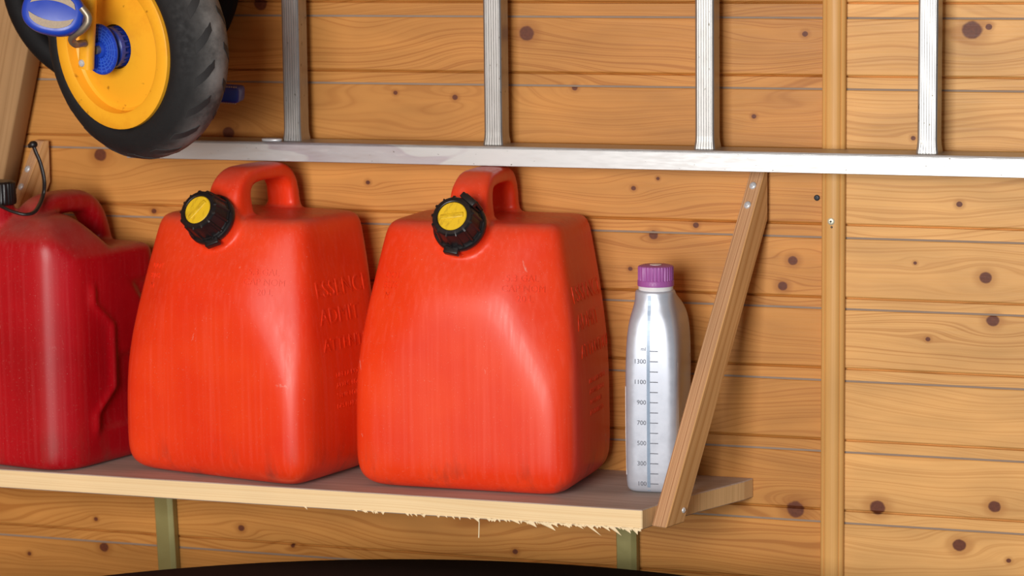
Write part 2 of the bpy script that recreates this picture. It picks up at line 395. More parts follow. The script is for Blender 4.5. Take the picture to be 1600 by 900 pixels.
# ================================================================== ladder
T = NT('weathered_aluminium'); c = T.coord(); a = T.noise(T.map(c, (3.2, 9, 16)), 1.3, 2, .5, dist=.4); b = T.noise(T.map(c, (14, 90, 90)), 3, 3)
col = T.mix(T.ramp(a, [(.56, 0.), (.585, .7), (.72, .4)]), (.43, .435, .44), (.32, .28, .315)); col = T.mix(T.ramp(b, [(.60, 0), (.75, .35)]), col, (.52, .50, .48))
sp = T.noise(c, 190, 2, .5); col = T.mix(T.ramp(sp, [(.735, 0), (.76, .8)]), col, (.08, .065, .045))
T.set('Base Color', col).set('Metallic', .85).set('Roughness', T.ramp(b, [(.3, .38), (.7, .5)])).bump(b, .06, .0005); alu = T.m
T = NT('fluted_aluminium'); c = T.coord(); b = T.noise(T.map(c, (60, 60, 12)), 3, 3); sp = T.noise(T.map(c, (1, 1, .6)), 210, 2, .5)
col = T.mix(T.ramp(b, [(.35, 0), (.75, .6)]), (.39, .39, .385), (.29, .285, .27)); col = T.mix(T.ramp(sp, [(.70, 0), (.73, .85)]), col, (.07, .06, .03))
T.set('Base Color', col).set('Metallic', .8).set('Roughness', .40); alu2 = T.m
lad = tag(empty('ladder', (-.2, -.05, .243)), 'aluminium ladder hung sideways along the wall above the red cans', 'ladder')
def child(o, par):
    o.parent = par; o.matrix_parent_inverse = Matrix.Translation(-Vector(par.location)) if par.rotation_euler[:] == (0, 0, 0) else par.matrix_world.inverted(); return o
def rail(z0, z1):
    x0, x1 = -1.952, -.12
    pr = [(-.080, z0+.0006), (-.080, z1-.0034), (-.0785, z1-.0030), (-.0785, z1-.0025), (-.080, z1-.0020), (-.0792, z1), (-.0146, z1), (-.0136, z1-.001), (-.0136, z0+.001), (-.0146, z0), (-.0792, z0)]
    return fixn(prism_me(pr, 'x', x0, x1))
child(link('rail', rail(.2418, .2700), alu), lad); child(link('rail', rail(.745, .7732), alu), lad)
def rung_me(xc, z0, z1):
    y0, y1, w = -.057, -.029, .01375; pr = [(xc-w, y1+.002), (xc-w, y0+.003), (xc-w+.0015, y0+.0006)]
    for k in range(6):
        a = xc-w+.0035+k*.0036
        pr += [(a, y0), (a+.0016, y0), (a+.0020, y0+.0011), (a+.0032, y0+.0011)]
    pr += [(xc+w-.0020, y0), (xc+w-.0004, y0+.0014), (xc+w, y0+.004), (xc+w, y1+.002), (xc+w-.002, y1), (xc-w+.002, y1)]
    n = len(pr); rows = [(z0, 1.13), (z0+.003, 1.11), (z0+.010, 1.03), (z0+.018, 1.), (z1, 1.)]; v, f = [], []
    for z, s in rows: v += [(xc+(x-xc)*s, -.043+(y+.043)*s, z) for x, y in pr]
    for j in range(len(rows)-1):
        f += [(j*n+i, j*n+(i+1) % n, (j+1)*n+(i+1) % n, (j+1)*n+i) for i in range(n)]
    f += [tuple(range(n)), tuple(range((len(rows)-1)*n, len(rows)*n))]
    return fixn(pyd(v, f))
for k in range(5): child(link('rung', rung_me(-1.6932+.3133*k, .2700, .7455), alu2), lad)
plug = child(link('end_plug', box_me((-1.9555, -.077, .2428), (-1.944, -.016, .2505), .002), plain('black_plastic_plug', (.012, .012, .014), .5)), lad)
q = at(425, 226.5, -.066); q.z = .2720
fit = link('fitting', sweep_me([q+Vector((.014*math.cos(t), .006*math.sin(t), 0)) for t in np.linspace(0, 2*PI, 25)[:-1]], circ(.0022, 8), (0, 0, 1), closed=True), zinc); autosm(fit.data, 60); child(fit, lad)

# ================================================================== jerry cans
def hdpe(name, base, deep, seed=0., dust=.35):
    T = NT(name); c = T.coord(); s3 = T.sep(c); g = T.sep(T.n.new('ShaderNodeNewGeometry').outputs['Normal'])
    big = T.noise(T.map(c, (1, 1, 1), (seed, 0, 0)), 9, 3); col = T.mix(T.ramp(big, [(.3, 0), (.7, 1)]), base, deep)
    vert = T.noise(T.map(c, (170, 170, 3), (seed, 1, 0)), 1, 3); col = T.mix(T.math('MULTIPLY', T.ramp(vert, [(.5, 0), (.8, .17)]), 1.), col, tuple(min(1, x*1.1+.10) for x in base))
    scuff = T.noise(T.map(c, (26, 26, 11), (seed+3, 2, 1)), 1, 6, .72, dist=.7); sm_ = T.ramp(scuff, [(.655, 0), (.70, .5)])
    pat = T.noise(T.map(c, (5, 5, 4), (seed+9, 0, 4)), 1, 2); sm_ = T.math('MULTIPLY', sm_, T.ramp(pat, [(.45, 0), (.62, 1)]))
    col = T.mix(sm_, col, (.78, .50, .42))
    fine = T.noise(c, 900, 1); fm = T.ramp(fine, [(.745, 0), (.775, .6)]); col = T.mix(fm, col, (.80, .55, .46))
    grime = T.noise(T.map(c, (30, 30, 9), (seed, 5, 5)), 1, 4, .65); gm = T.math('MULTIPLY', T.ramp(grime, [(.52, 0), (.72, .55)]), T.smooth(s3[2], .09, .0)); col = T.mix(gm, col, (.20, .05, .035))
    dst = T.math('MULTIPLY', T.smooth(g[2], .25, .95), T.math('MULTIPLY', T.ramp(T.noise(c, 40, 4), [(.3, .5), (.7, 1.)]), dust)); col = T.mix(dst, col, (.30, .15, .11))
    T.set('Base Color', col)
    T.set('Roughness', T.ramp(vert, [(.3, .34), (.7, .46)])).set('Subsurface Weight', .03).set('Subsurface Radius', (.02, .004, .002)).set('Specular IOR Level', .42)
    T.bump(T.math('ADD', vert, T.math('MULTIPLY', scuff, .6)), .05, .0006)
    return T.m
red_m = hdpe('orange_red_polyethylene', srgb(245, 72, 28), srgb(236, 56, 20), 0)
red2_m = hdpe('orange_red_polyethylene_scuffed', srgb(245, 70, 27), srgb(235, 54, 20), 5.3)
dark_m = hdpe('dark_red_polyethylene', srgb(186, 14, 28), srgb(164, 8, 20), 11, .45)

def cube_dirs(N):
    t = np.tan(np.linspace(-PI/4, PI/4, N+1)); V, Fc = [], []; base = 0
    a, b = np.meshgrid(t, t, indexing='ij'); o = np.ones_like(a)
    for (X, Y, Z) in [(o, a, b), (-o, b, a), (b, o, a), (a, -o, b), (a, b, o), (b, a, -o)]:
        V.append(np.stack([X, Y, Z], -1).reshape(-1, 3)); idx = np.arange((N+1)**2).reshape(N+1, N+1)+base; base += (N+1)**2
        Fc.append(np.stack([idx[:-1, :-1], idx[1:, :-1], idx[1:, 1:], idx[:-1, 1:]], -1).reshape(-1, 4))
    V = np.concatenate(V); return V/np.linalg.norm(V, axis=1, keepdims=True), np.concatenate(Fc)
def smooth_poly(planes, centre, N=56, sc=(1, 1, 1), disp=None):
    """star-shaped solid: smooth maximum of half-spaces (point, normal, sharpness), solved along rays from the centre."""
    D, Fc = cube_dirs(N); D = D*np.array(sc); D /= np.linalg.norm(D, axis=1, keepdims=True); c = np.array(centre, float)
    lo = np.zeros(len(D)); hi = np.full(len(D), .7)
    Pn = np.array([np.array(n)/np.linalg.norm(n) for _, n, _ in planes]); Pd = np.array([np.dot(Pn[i], planes[i][0]) for i in range(len(planes))]); K = 150.
    for _ in range(34):
        m = (lo+hi)/2; q = c+D*m[:, None]; h = (q@Pn.T-Pd)*K; mx = h.max(1); val = mx+np.log(np.exp(h-mx[:, None]).sum(1))
        lo = np.where(val < 0, m, lo); hi = np.where(val < 0, hi, m)
    P = c+D*lo[:, None]
    if disp is not None: P = disp(P)
    me = pyd(P, Fc); bm = bmesh.new(); bm.from_mesh(me); bmesh.ops.remove_doubles(bm, verts=bm.verts, dist=1e-5); bmesh.ops.recalc_face_normals(bm, faces=bm.faces); bm.to_mesh(me); bm.free()
    return me

def can_body():
    a, f, b, h = .1655, -.112, .110, .374
    pl = [((0, f, 0), (0, -1, .0), 0), ((0, b, 0), (0, 1, 0), 0), ((a, 0, 0), (1, 0, 0), 0), ((-a, 0, 0), (-1, 0, 0), 0), ((0, 0, -.004), (0, 0, -1), 0), ((0, 0, h), (0, 0, 1), 0),
          ((a, 0, .19), (.98, 0, .20), 0), ((-a, 0, .19), (-.98, 0, .20), 0),
          ((.102, f, .205), (.43, -.84, .26), 0), ((-.102, f, .205), (-.43, -.84, .26), 0),
          ((0, f, .275), (0, -.90, .44), 0),
          ((a-.010, f+.010, 0), (.71, -.71, 0), 0), ((-a+.010, f+.010, 0), (-.71, -.71, 0), 0), ((a-.010, b-.010, 0), (.71, .71, 0), 0), ((-a+.010, b-.010, 0), (-.71, .71, 0), 0),
          ((0, f+.008, .008), (0, -.71, -.71), 0), ((a-.010, 0, .010), (.71, 0, -.71), 0), ((-a+.010, 0, .010), (-.71, 0, -.71), 0), ((0, b-.008, .008), (0, .71, -.71), 0)]
    body = smooth_poly(pl, (0, 0, .18), 56, (1, 1, 1.15))
    # handle: fin rising from the upper front slope, bar running back, rear leg down to the top
    ctrl = [(-.030, .325, .031, .024), (-.042, .378, .0295, .0225), (-.041, .408, .028, .0185), (-.023, .4265, .026, .0140), (.004, .4310, .0245, .0120), (.034, .4315, .0240, .0118),
            (.063, .4295, .0240, .0120), (.081, .4140, .0240, .0120), (.088, .385, .0245, .0125), (.092, .345, .027, .014)]
    cc = crom(ctrl, 6)
    hd = sweep_me([(0, q[0], q[1]) for q in cc], [supel(q[2], q[3], 24, 5.) for q in cc], (1, 0, 0))
    ax = Vector((0, -.87, .49)).normalized(); nb = Vector((-.002, -.072, .364))
    neck = lathe_me([(.036, -.03), (.037, .004), (.0355, .014), (.0355, .020)], 32); neck.transform(Matrix.Translation(nb) @ ax.to_track_quat('Z', 'Y').to_matrix().to_4x4())
    me = weld(join_me([body, hd, neck]), .0038, 5)
    bm = bmesh.new(); bm.from_mesh(me); lo = min(v.co.z for v in bm.verts)
    for v in bm.verts: v.co.z -= lo
    bm.to_mesh(me); bm.free()
    return me, nb+ax*.016-Vector((0, 0, lo)), ax
can_me, CAPP, CAPA = can_body()  # cap seat, cap axis
can_bvh = BVHTree.FromPolygons([v.co.copy() for v in can_me.vertices], [tuple(p.vertices) for p in can_me.polygons])
black_cap = plain('black_cap_plastic', (.012, .010, .011), .38, 0, .3, 120, .05)
T = NT('yellow_cap_disc'); c = T.coord(); n = T.noise(T.map(c, (1, .3, 1)), 90, 4, .7); T.set('Base Color', T.mix(T.ramp(n, [(.52, 0), (.72, .8)]), srgb(236, 196, 40), srgb(150, 110, 30))).set('Roughness', .42); yel_cap = T.m
def ribbed(t, r, h):
    if r < .0225 or h > .0345 or h < .006: return r
    p = (t*13/(2*PI)) % 1
    return r+(.0021 if p < .24 else 0.)
cap_me = autosm(lathe_me([(.010, .004), (.0335, .004), (.0338, .0065), (.0325, .008), (.0295, .033), (.0290, .0345), (.0275, .0365), (.0225, .0370), (.0215, .0365), (.0212, .0335), (.010, .0335)], 156, ripple=ribbed), 30)
col_me = autosm(lathe_me([(.030, -.004), (.0375, -.004), (.0385, -.002), (.0380, .0035), (.0365, .005), (.030, .005)], 48), 40)
disc_me = autosm(lathe_me([(.001, .030), (.0208, .030), (.0210, .0352), (.0200, .0362), (.001, .0362)], 40), 40)
rid_me = box_me((-.0040, -.0165, .0355), (.0040, .0165, .0378), .0012)
tab_me = box_me((-.011, .033, -.0045), (.011, .0435, .006), .0015)
clip_me = join_me([box_me((-.0130, .028, .0275), (.0130, .0365, .0375), .0012), box_me((-.012, .0335, .004), (.012, .0385, .030), .0012)])
def jerry_can(loc, rz, mat, label, tabrot, discrot, clip):
    o = empty('fuel_can', loc, (0, 0, rz)); tag(o, label, 'fuel can')
    link('body', can_me if mat is red_m else can_me.copy(), mat, o)
    q = CAPA.to_track_quat('Z', 'Y').to_matrix().to_4x4(); base = Matrix.Translation(CAPP) @ q
    ring = link('collar', col_me, black_cap, o); ring.matrix_local = base
    t = link('collar_tab', tab_me, black_cap, ring); t.matrix_local = Matrix.Rotation(tabrot, 4, 'Z')
    cp = link('cap', cap_me, black_cap, o); cp.matrix_local = base @ Matrix.Rotation(discrot*.3, 4, 'Z')
    d = link('cap_disc', disc_me, yel_cap, cp); tag(d, 'yellow disc in the black cap')
    r = link('cap_grip', rid_me, yel_cap, cp); r.matrix_local = Matrix.Rotation(discrot, 4, 'Z')
    if clip:
        k = link('cap_clip', clip_me, black_cap, cp); k.matrix_local = Matrix.Rotation(clip, 4, 'Z')
    def lines(txts, org, ud, vd, size, gap, h=.0007, al='LEFT', sizes=None):
        ud, vd = Vector(ud).normalized(), Vector(vd).normalized(); y = 0
        for i, s in enumerate(txts):
            z = sizes[i] if sizes else size
            m = emboss(text_me(s, z, .001, al), can_bvh, Vector(org)+vd*y, ud, vd, h); y -= gap
            link('embossed_text', m, mat, o)
    lines(['5.3 GAL', 'CAP NOM', '20 L'], (.090, -.09, .302), (.88, .46, -.06), (-.18, .2, .96), .0135, .0145, .0010, 'CENTER')
    lines(['DOT', 'B376', 'M'], (-.106, -.085, .300), (.80, -.55, .1), (.22, .1, .96), .0135, .0150, .0010, 'CENTER')
    lines(['ESSENCE', 'ADMIT', 'ATTENTION'], (.150, -.045, .266), (.0, 1, 0.), (-.15, 0, .98), .034, .0385, .0008, 'LEFT', [.034, .032, .026])
    lines(['LIRE LA NOTICE', 'AVANT USAGE', 'TENIR LOIN', 'DES FLAMMES'], (.157, -.02, .150), (.0, 1, 0.), (0, 0, 1), .0105, .015, .0005, 'LEFT')
    return o
c3 = at(717, 650, -.2145); c2 = at(346, 640, -.212)
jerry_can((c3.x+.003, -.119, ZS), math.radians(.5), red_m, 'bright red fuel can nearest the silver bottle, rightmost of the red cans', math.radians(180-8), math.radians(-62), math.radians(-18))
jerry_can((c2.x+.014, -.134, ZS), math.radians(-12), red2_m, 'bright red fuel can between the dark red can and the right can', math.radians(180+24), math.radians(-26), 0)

# ---- dark red can at the left edge
def dark_can():
    a, f, b, h = .100, -.112, .112, .318
    def disp(P):                              # pressed panel in the right-hand side
        P = P.copy(); x, y, z = P[:, 0], P[:, 1], P[:, 2]
        k = np.clip(np.maximum((z-.205)/.035, (.110-z)/.035), 0, 1)
        sg = lambda t: 1/(1+np.exp(-np.clip(t, -40, 40)))
        m = sg((y-(.018-.042*k))/.0025)*sg((.262-z)/.003)*sg((z-.052)/.003)*sg((x-.06)/.004)
        rim = np.exp(-((y-(.004-.042*k))/.007)**2)*sg((.266-z)/.003)*sg((z-.048)/.003)*sg((x-.06)/.004)
        P[:, 0] += -.008*m+.005*rim; return P
    pl = [((0, f, 0), (0, -1, 0), 0), ((0, b, 0), (0, 1, 0), 0), ((a, 0, 0), (1, 0, 0), 0), ((-a, 0, 0), (-1, 0, 0), 0), ((0, 0, -.003), (0, 0, -1), 0), ((0, 0, h), (0, 0, 1), 0),
          ((.084, -.094, 0), (.71, -.71, 0), 0), ((-.084, -.094, 0), (-.71, -.71, 0), 0)]
    body = smooth_poly(pl, (0, 0, .16), 76, (1, 1, 1.1), disp)
    hump = smooth_poly([((0, f, 0), (0, -1, 0), 0), ((0, b, 0), (0, 1, 0), 0), ((0, .004, .345), (0, .80, .6), 0), ((a, 0, .1), (1, 0, 0), 0), ((-a, 0, .1), (-1, 0, 0), 0), ((.090, 0, .325), (.76, 0, .65), 0), ((-.090, 0, .325), (-.76, 0, .65), 0),
                        ((.084, -.094, 0), (.71, -.71, 0), 0), ((-.084, -.094, 0), (-.71, -.71, 0), 0), ((0, 0, .372), (0, 0, 1), 0), ((0, -.094, .352), (0, -.66, .75), 0), ((0, 0, .15), (0, 0, -1), 0)], (0, -.05, .26), 52)
    cc = crom([(-.060, .335, .026, .024), (-.050, .364, .024, .021), (-.026, .378, .0225, .0180), (.014, .381, .0225, .0175), (.056, .377, .0225, .0175), (.080, .358, .0225, .018), (.093, .328, .023, .018), (.098, .300, .026, .018)], 6)
    hd = sweep_me([(0, q[0], q[1]) for q in cc], [supel(q[2], q[3], 20, 2.4) for q in cc], (1, 0, 0))
    neck = lathe_me([(.030, .32), (.029, .376), (.029, .386)], 32); neck.transform(Matrix.Translation((-.049, -.076, 0)))
    me = weld(join_me([body, hump, hd, neck]), .0038, 4); lo = min(v.co.z for v in me.vertices)
    for v in me.vertices: v.co.z -= lo
    return me
dc = empty('fuel_can', (-2.047, -.134, ZS), (0, 0, math.radians(-12))); tag(dc, 'dark crimson fuel can with black strap at the left edge of the shelf', 'fuel can')
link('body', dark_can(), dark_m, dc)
def ribs2(t, r, h): return r+(.0012*(math.sin(t*36) > 0) if (r > .026 and .004 < h < .032) else 0)
cp = link('cap', autosm(lathe_me([(.010, 0), (.031, 0), (.032, .002), (.031, .005), (.030, .031), (.028, .034), (.010, .0345)], 144, ripple=ribs2), 35), black_cap, dc); cp.location = (-.049, -.076, .387)
st = []
for px, py, Y in [(-18, 317, -.222), (0, 322, -.236), (18, 330, -.240), (40, 335, -.236), (56, 329, -.220), (67, 306, -.187), (69, 282, -.187), (63, 255, -.188), (56, 238, -.189), (52, 227, -.190)]: st.append(at(px, py, Y))
st = crom([tuple(q) for q in st], 6)
inv = (Matrix.Translation(dc.location) @ Euler(dc.rotation_euler).to_matrix().to_4x4()).inverted()
strap = link('cap_strap', autosm(xform(sweep_me(st, supel(.0042, .0024, 12, 2.5), (.8, -.6, 0)), inv), 60), black_cap, dc)
kn = at(52, 227, -.190)
knob = lathe_me([(.0001, -.004), (.003, -.0036), (.0058, -.002), (.0066, .001), (.0056, .0045), (.003, .0062), (.0001, .0066)], 20); knob.transform(inv @ Matrix.Translation(kn)); link('strap_knob', autosm(knob, 60), black_cap, strap)
knob = lathe_me([(.0001, 0), (.0034, 0), (.0036, .006), (.0028, .0075), (.0001, .008)], 14); knob.transform(inv @ Matrix.Translation(kn) @ Vector((-1, -.25, -.1)).to_track_quat('Z', 'Y').to_matrix().to_4x4()); link('strap_stud', autosm(knob, 40), black_cap, strap)

# ================================================================== oil bottle
T = NT('silver_bottle_plastic'); c = T.coord(); n = T.noise(c, 55, 4, .6); T.set('Base Color', T.mix(n, (.44, .48, .56), (.56, .60, .68))).set('Metallic', .32).set('Roughness', T.ramp(n, [(.3, .30), (.7, .42)])).set('Specular IOR Level', .4); silver = T.m
BL = empty('oil_bottle', (-1.1255, -.092, ZS), (0, 0, math.radians(6))); tag(BL, 'silver oil bottle with purple cap and level scale behind the slanting brace', 'bottle')
def bottle_me():
    rows = [  # z, half width x, front y, back y, exponent
        (0, .028, -.042, .050, 5), (.001, .033, -.048, .058, 5), (.004, .0368, -.0525, .062, 5.5), (.010, .0386, -.0550, .065, 6.5), (.06, .0390, -.0555, .066, 7), (.12, .0390, -.0555, .066, 7), (.165, .0390, -.0555, .067, 7), (.188, .0388, -.0550, .069, 6.5),
        (.205, .0384, -.0545, .071, 6), (.220, .0377, -.0535, .072, 5.5), (.234, .0364, -.0520, .071, 5), (.245, .0345, -.0500, .067, 4.5), (.254, .0322, -.0478, .060, 4), (.262, .0300, -.0455, .049, 3.5), (.269, .0285, -.0444, .034, 3.), (.275, .0278, -.0440, .018, 2.6), (.281, .0275, -.0438, .0105, 2.4), (.2845, .0262, -.043, .009, 2.3)]
    v, f, n = [], [], 64
    for z, a, y0, y1, e in rows:
        for (x, y) in supel(a, (y1-y0)/2, n, e): v.append((x, y+(y0+y1)/2, z))
    for j in range(len(rows)-1): f += [(j*n+i, j*n+(i+1) % n, (j+1)*n+(i+1) % n, (j+1)*n+i) for i in range(n)]
    f += [tuple(range(n)), tuple(range((len(rows)-1)*n, len(rows)*n))]
    me = fixn(pyd(v, f))
    def fn(o):
        m = o.modifiers.new('s', 'SUBSURF'); m.levels = 1; m.render_levels = 1
    me = modify(me, fn); return autosm(me, 50)
bm_ = bottle_me(); link('body', bm_, silver, BL)
bvh = BVHTree.FromPolygons([v.co.copy() for v in bm_.vertices], [tuple(p.vertices) for p in bm_.polygons])
NK = (0.001, -.0170)
w_ = link('neck_ring', autosm(lathe_me([(.018, .283), (.0238, .283), (.0242, .2845), (.0242, .290), (.018, .290)], 48), 40), plain('white_ring', (.82, .82, .84), .4), BL); w_.location = (*NK, 0)
def ribs3(t, r, h): return r-(.0011 if ((t*34/(2*PI)) % 1) < .3 and .297 < h < .316 and r > .02 else 0)
purple = plain('purple_cap_plastic', srgb(165, 92, 165), .42, 0, .07)
pc = link('cap', autosm(lathe_me([(.012, .289), (.0254, .289), (.0256, .2905), (.0254, .2965), (.0250, .2972), (.0250, .3145), (.0240, .3165), (.0200, .3178), (.009, .3182), (.0088, .3178), (.001, .3178)], 136, ripple=ribs3), 30), purple, BL); pc.location = (*NK, 0)
link('cap_sticker', autosm(lathe_me([(.001, .3178), (.0085, .3178), (.0083, .3186), (.001, .3187)], 24), 40), w_.data.materials[0], pc)
ink = plain('scale_ink', (.10, .11, .14), .6); strip_m = plain('level_strip_plastic', (.24, .33, .45), .3, .1)
def on_front(me, x, z, h=.0003): return emboss(me, bvh, (x, -.06, z), (1, 0, 0), (0, 0, 1), h)
def flat(x0, x1, z0, z1, n=1):
    v, f = [], []
    for k in range(n+1):
        z = z0+(z1-z0)*k/n
        for zz in (-.001, .001): v += [(x0, z, zz), (x1, z, zz)]
    for k in range(n):
        a, b = 4*k, 4*(k+1); f += [(a, a+1, b+1, b), (a+2, b+2, b+3, a+3), (a, b, b+2, a+2), (a+1, a+3, b+3, b+1)]
    f += [(0, 2, 3, 1), (4*n, 4*n+1, 4*n+3, 4*n+2)]
    return fixn(pyd(v, f))
link('level_strip', on_front(flat(-.0052, -.0008, .004, .278, 40), 0, 0, .0004), strip_m, BL)
zt = [.0145+.0144*k for k in range(14)]
names = {0: '100', 2: '300', 4: '500', 6: '700', 8: '900', 10: '1100', 12: '1300'}
for k, z in enumerate(zt):
    link('scale_mark', on_front(flat(-.0008, .0105, z-.00055, z+.00055), 0, 0, .0004), ink, BL)
    if k in names: link('scale_number', on_front(text_me(names[k], .0088, .001, 'RIGHT'), -.0062, z-.0030, .0004), ink, BL)
link('scale_number', on_front(text_me('ml', .0075, .001, 'RIGHT'), -.0062, zt[13]+.0005, .0004), ink, BL)
lab_m = plain('paper_label', (.42, .36, .30), .55, 0, .3, 30)  # brownish tint puts the reflection of the wood into the label colour
link('label', emboss(flat(-.045, .045, 0, .150, 2), bvh, (.06, 0, .035), (0, 1, 0), (0, 0, 1), .0003), lab_m, BL)
link('label', emboss(flat(-.045, .047, 0, .125, 2), bvh, (-.06, 0, .025), (0, -1, 0), (0, 0, 1), .0006), plain('white_label', (.75, .75, .78), .45, 0, .2, 50), BL)

# ================================================================== tricycle hung at the upper left
WN = Vector((-.369, -.925, -.085)).normalized()
TR = empty('tricycle', (-1.80, -.31, .43)); tag(TR, 'hanging tricycle with yellow disc wheel, black tyres and blue pedals at upper left', 'tricycle')
WC = at(174.5, 74, -.36)
q = WN.to_track_quat('Z', 'Y').to_matrix().to_4x4()
WM = Matrix.Translation(WC) @ q
def tpart(name, me, mat, mw=None, sm=40, par=TR):
    if mw is not None: me.transform(mw)
    me.transform(Matrix.Translation(-TR.location)); return link(name, autosm(me, sm) if sm else me, mat, par)
T = NT('dusty_black_rubber'); c = T.coord(); n = T.noise(c, 16, 5, .65); n2 = T.noise(c, 120, 3)
da = T.n.new('ShaderNodeAttribute'); da.attribute_name = 'dust'; dn = T.math('MULTIPLY', da.outputs['Fac'], T.ramp(n, [(.34, .25), (.62, 1)]))
T.set('Base Color', T.mix(dn, (.012, .012, .013), (.25, .245, .238))).set('Roughness', T.ramp(n2, [(.3, .6), (.7, .85)])).set('Specular IOR Level', .25).bump(n2, .1, .0008); rub = T.m
side_m = plain('clean_black_rubber', (.008, .008, .009), .7, 0, .2, 60); side_m.node_tree.nodes['Principled BSDF'].inputs['Specular IOR Level'].default_value = .2
lug_m = plain('dark_tread_rubber', (.022, .022, .023), .75, 0, .35, 60)
yel = None
T = NT('yellow_wheel_plastic'); c = T.coord(); n = T.noise(c, 14, 5, .7); sp = T.noise(c, 75, 2, .5)
col = T.mix(T.ramp(n, [(.5, 0), (.78, .5)]), srgb(250, 180, 42), srgb(220, 120, 25)); col = T.mix(T.ramp(sp, [(.70, 0), (.78, .6)]), col, srgb(120, 60, 15)); T.set('Base Color', col).set('Roughness', .40); yel = T.m
blue = plain('blue_plastic', srgb(28, 66, 180), .36, 0, .1); bluedk = plain('dark_blue_plastic', srgb(30, 54, 150), .45); bluelt = plain('light_blue_plastic', srgb(60, 105, 215), .4)
grip_m = plain('grey_grip', srgb(175, 160, 140), .85, 0, .25, 400, .5); steel = plain('dull_steel', (.30, .26, .20), .45, .7)
RD = .1085
# tyre profile: z along axis (0 = outer face), negative goes inward
tp = [(.1075, -.018), (.1085, -.004), (.1130, .0005), (.1190, -.001), (.1245, -.006), (.1290, -.014), (.1340, -.022), (.1385, -.032), (.1415, -.044), (.1425, -.058), (.1415, -.072), (.1385, -.084), (.1330, -.096), (.1240, -.108), (.1130, -.114), (.1080, -.110), (.1070, -.06)]
sd = link; tp = [(r*float(np.interp(r, [.108, .13], [1.055, 1.14])), z*.80) for r, z in tp]; tm = lathe_me(tp, 96, closed=True)
at_ = tm.attributes.new('dust', 'FLOAT', 'POINT')
for k, v in enumerate(tm.vertices): at_.data[k].value = float(np.clip(np.interp(-v.co.z/.8, [.0, .018, .034, .050, .075, .10], [0, .05, .35, 1, 1, .55]), 0, 1))
ty = tpart('tyre', tm, rub, WM, 60)
# tread lugs: thin curved pads on both shoulders
def lug(th, z0, z1, tw, sk):
    v, f, n = [], [], 6
    rz = lambda z: 1.14*np.interp(-z/.8, [.004, .014, .022, .032, .044, .058, .072, .084, .096, .108], [.1235, .1290, .1340, .1385, .1415, .1425, .1415, .1385, .1330, .1240])
    for k in range(n+1):
        z = z0+(z1-z0)*k/n; t = th+sk*k/n; w = tw*(1 if k < n-1 else .75)
        for dr in (.0009, -.002):
            for s in (-1, 1): v.append(((rz(z)+dr)*math.cos(t+s*w), (rz(z)+dr)*math.sin(t+s*w), z))
    for k in range(n):
        a, b = 4*k, 4*k+4; f += [(a, a+1, b+1, b), (a+2, b+2, b+3, a+3), (a, b, b+2, a+2), (a+1, a+3, b+3, b+1)]
    f += [(0, 2, 3, 1), (4*n, 4*n+1, 4*n+3, 4*n+2)]; return fixn(pyd(v, f))
for k in range(20):
    th = 2*PI*k/20
    tpart('tread_lug', lug(th, -.016, -.040, .046, .17), lug_m, WM, 40, TR); tpart('tread_lug', lug(th+.16, -.083, -.060, .040, .15), lug_m, WM, 40, TR)
wheel = tpart('wheel_disc', lathe_me([(r*1.055 if r > .05 else r, z) for r, z in [(.010, -.080), (.106, -.080), (.1075, -.060), (RD, -.004), (.1080, .0015), (.1060, .0028), (.0900, .0028), (.0872, .0015), (.0850, -.0120), (.0815, -.0145), (.055, -.0105), (.034, -.0070), (.031, -.0075), (.0300, -.022), (.010, -.022)]], 72), yel, WM, 35)
def gear(n, r0, r1, h0, h1): 
    return lathe_me([(.004, h0), (r0, h0), (r0, h1), (.004, h1)], n*4, ripple=lambda t, r, h: r if r < .01 else (r1 if ((t*n/(2*PI)) % 1) < .5 else r0))
tpart('hub_gear', gear(22, .0255, .0285, -.021, .004), bluedk, WM, 30)
tpart('hub_flange', lathe_me([(.004, -.002), (.0275, -.002), (.0285, .0), (.0285, .006), (.024, .010), (.024, .018), (.004, .018)], 48), blue, WM, 35)
tpart('hub_guard', lathe_me([(.004, .016), (.030, .016), (.0345, .0185), (.0355, .0205), (.0345, .0225), (.0330, .0212), (.012, .0212), (.011, .024), (.004, .024)], 56), blue, WM, 35)
for rr in (.0165, .0210, .0255, .0300):   # web pattern on the guard: rings and spokes
    tpart('guard_ring', lathe_me([(rr-.0006, .0208), (rr+.0006, .0208), (rr+.0006, .0220), (rr-.0006, .0220)], 56, closed=True), bluelt, WM, 35)
for k in range(20):
    tpart('guard_spoke', box_me((.0125, -.0005, .0208), (.033, .0005, .0220), 0), bluelt, WM @ Matrix.Rotation(2*PI*k/20, 4, 'Z'), 0)
# fork leg: flat yellow tube in the wheel plane, offset outwards; local axes of the image-vertical in the wheel plane
upw = (Vector((0.03, 0, 1))-WN*WN.dot(Vector((0.03, 0, 1)))).normalized(); rtw = upw.cross(WN).normalized()
FM = Matrix((rtw, upw, WN)).transposed().to_4x4(); FM.translation = WC
lean = Matrix.Rotation(math.radians(-10), 4, 'Z')
blk = tpart('fork_mount', box_me((-.0300, -.0275, .0225), (.0, .010, .033), .003), blue, FM @ lean, 40)
fork = tpart('fork', sweep_me([(-.004, -.0245, .041), (-.004, .02, .041), (-.003, .10, .042), (.0, .22, .044), (.0, .25, .04), (.0, .27, .01), (.0, .275, -.055), (.0, .27, -.125), (.0, .25, -.155), (.0, .18, -.160), (.0, 0, -.160)], supel(.0115, .0085, 20, 2.6), (1, 0, 0)), yel, FM @ lean, 50)
s = link('bolt', screw_me(.0052, .0028), zinc, fork); s.data.transform(Matrix.Translation(-TR.location) @ FM @ lean @ Matrix.Translation((-.004, -.0165, .0492)))
tpart('axle', lathe_me([(.006, -.19), (.006, .03)], 16), steel, WM, 40)
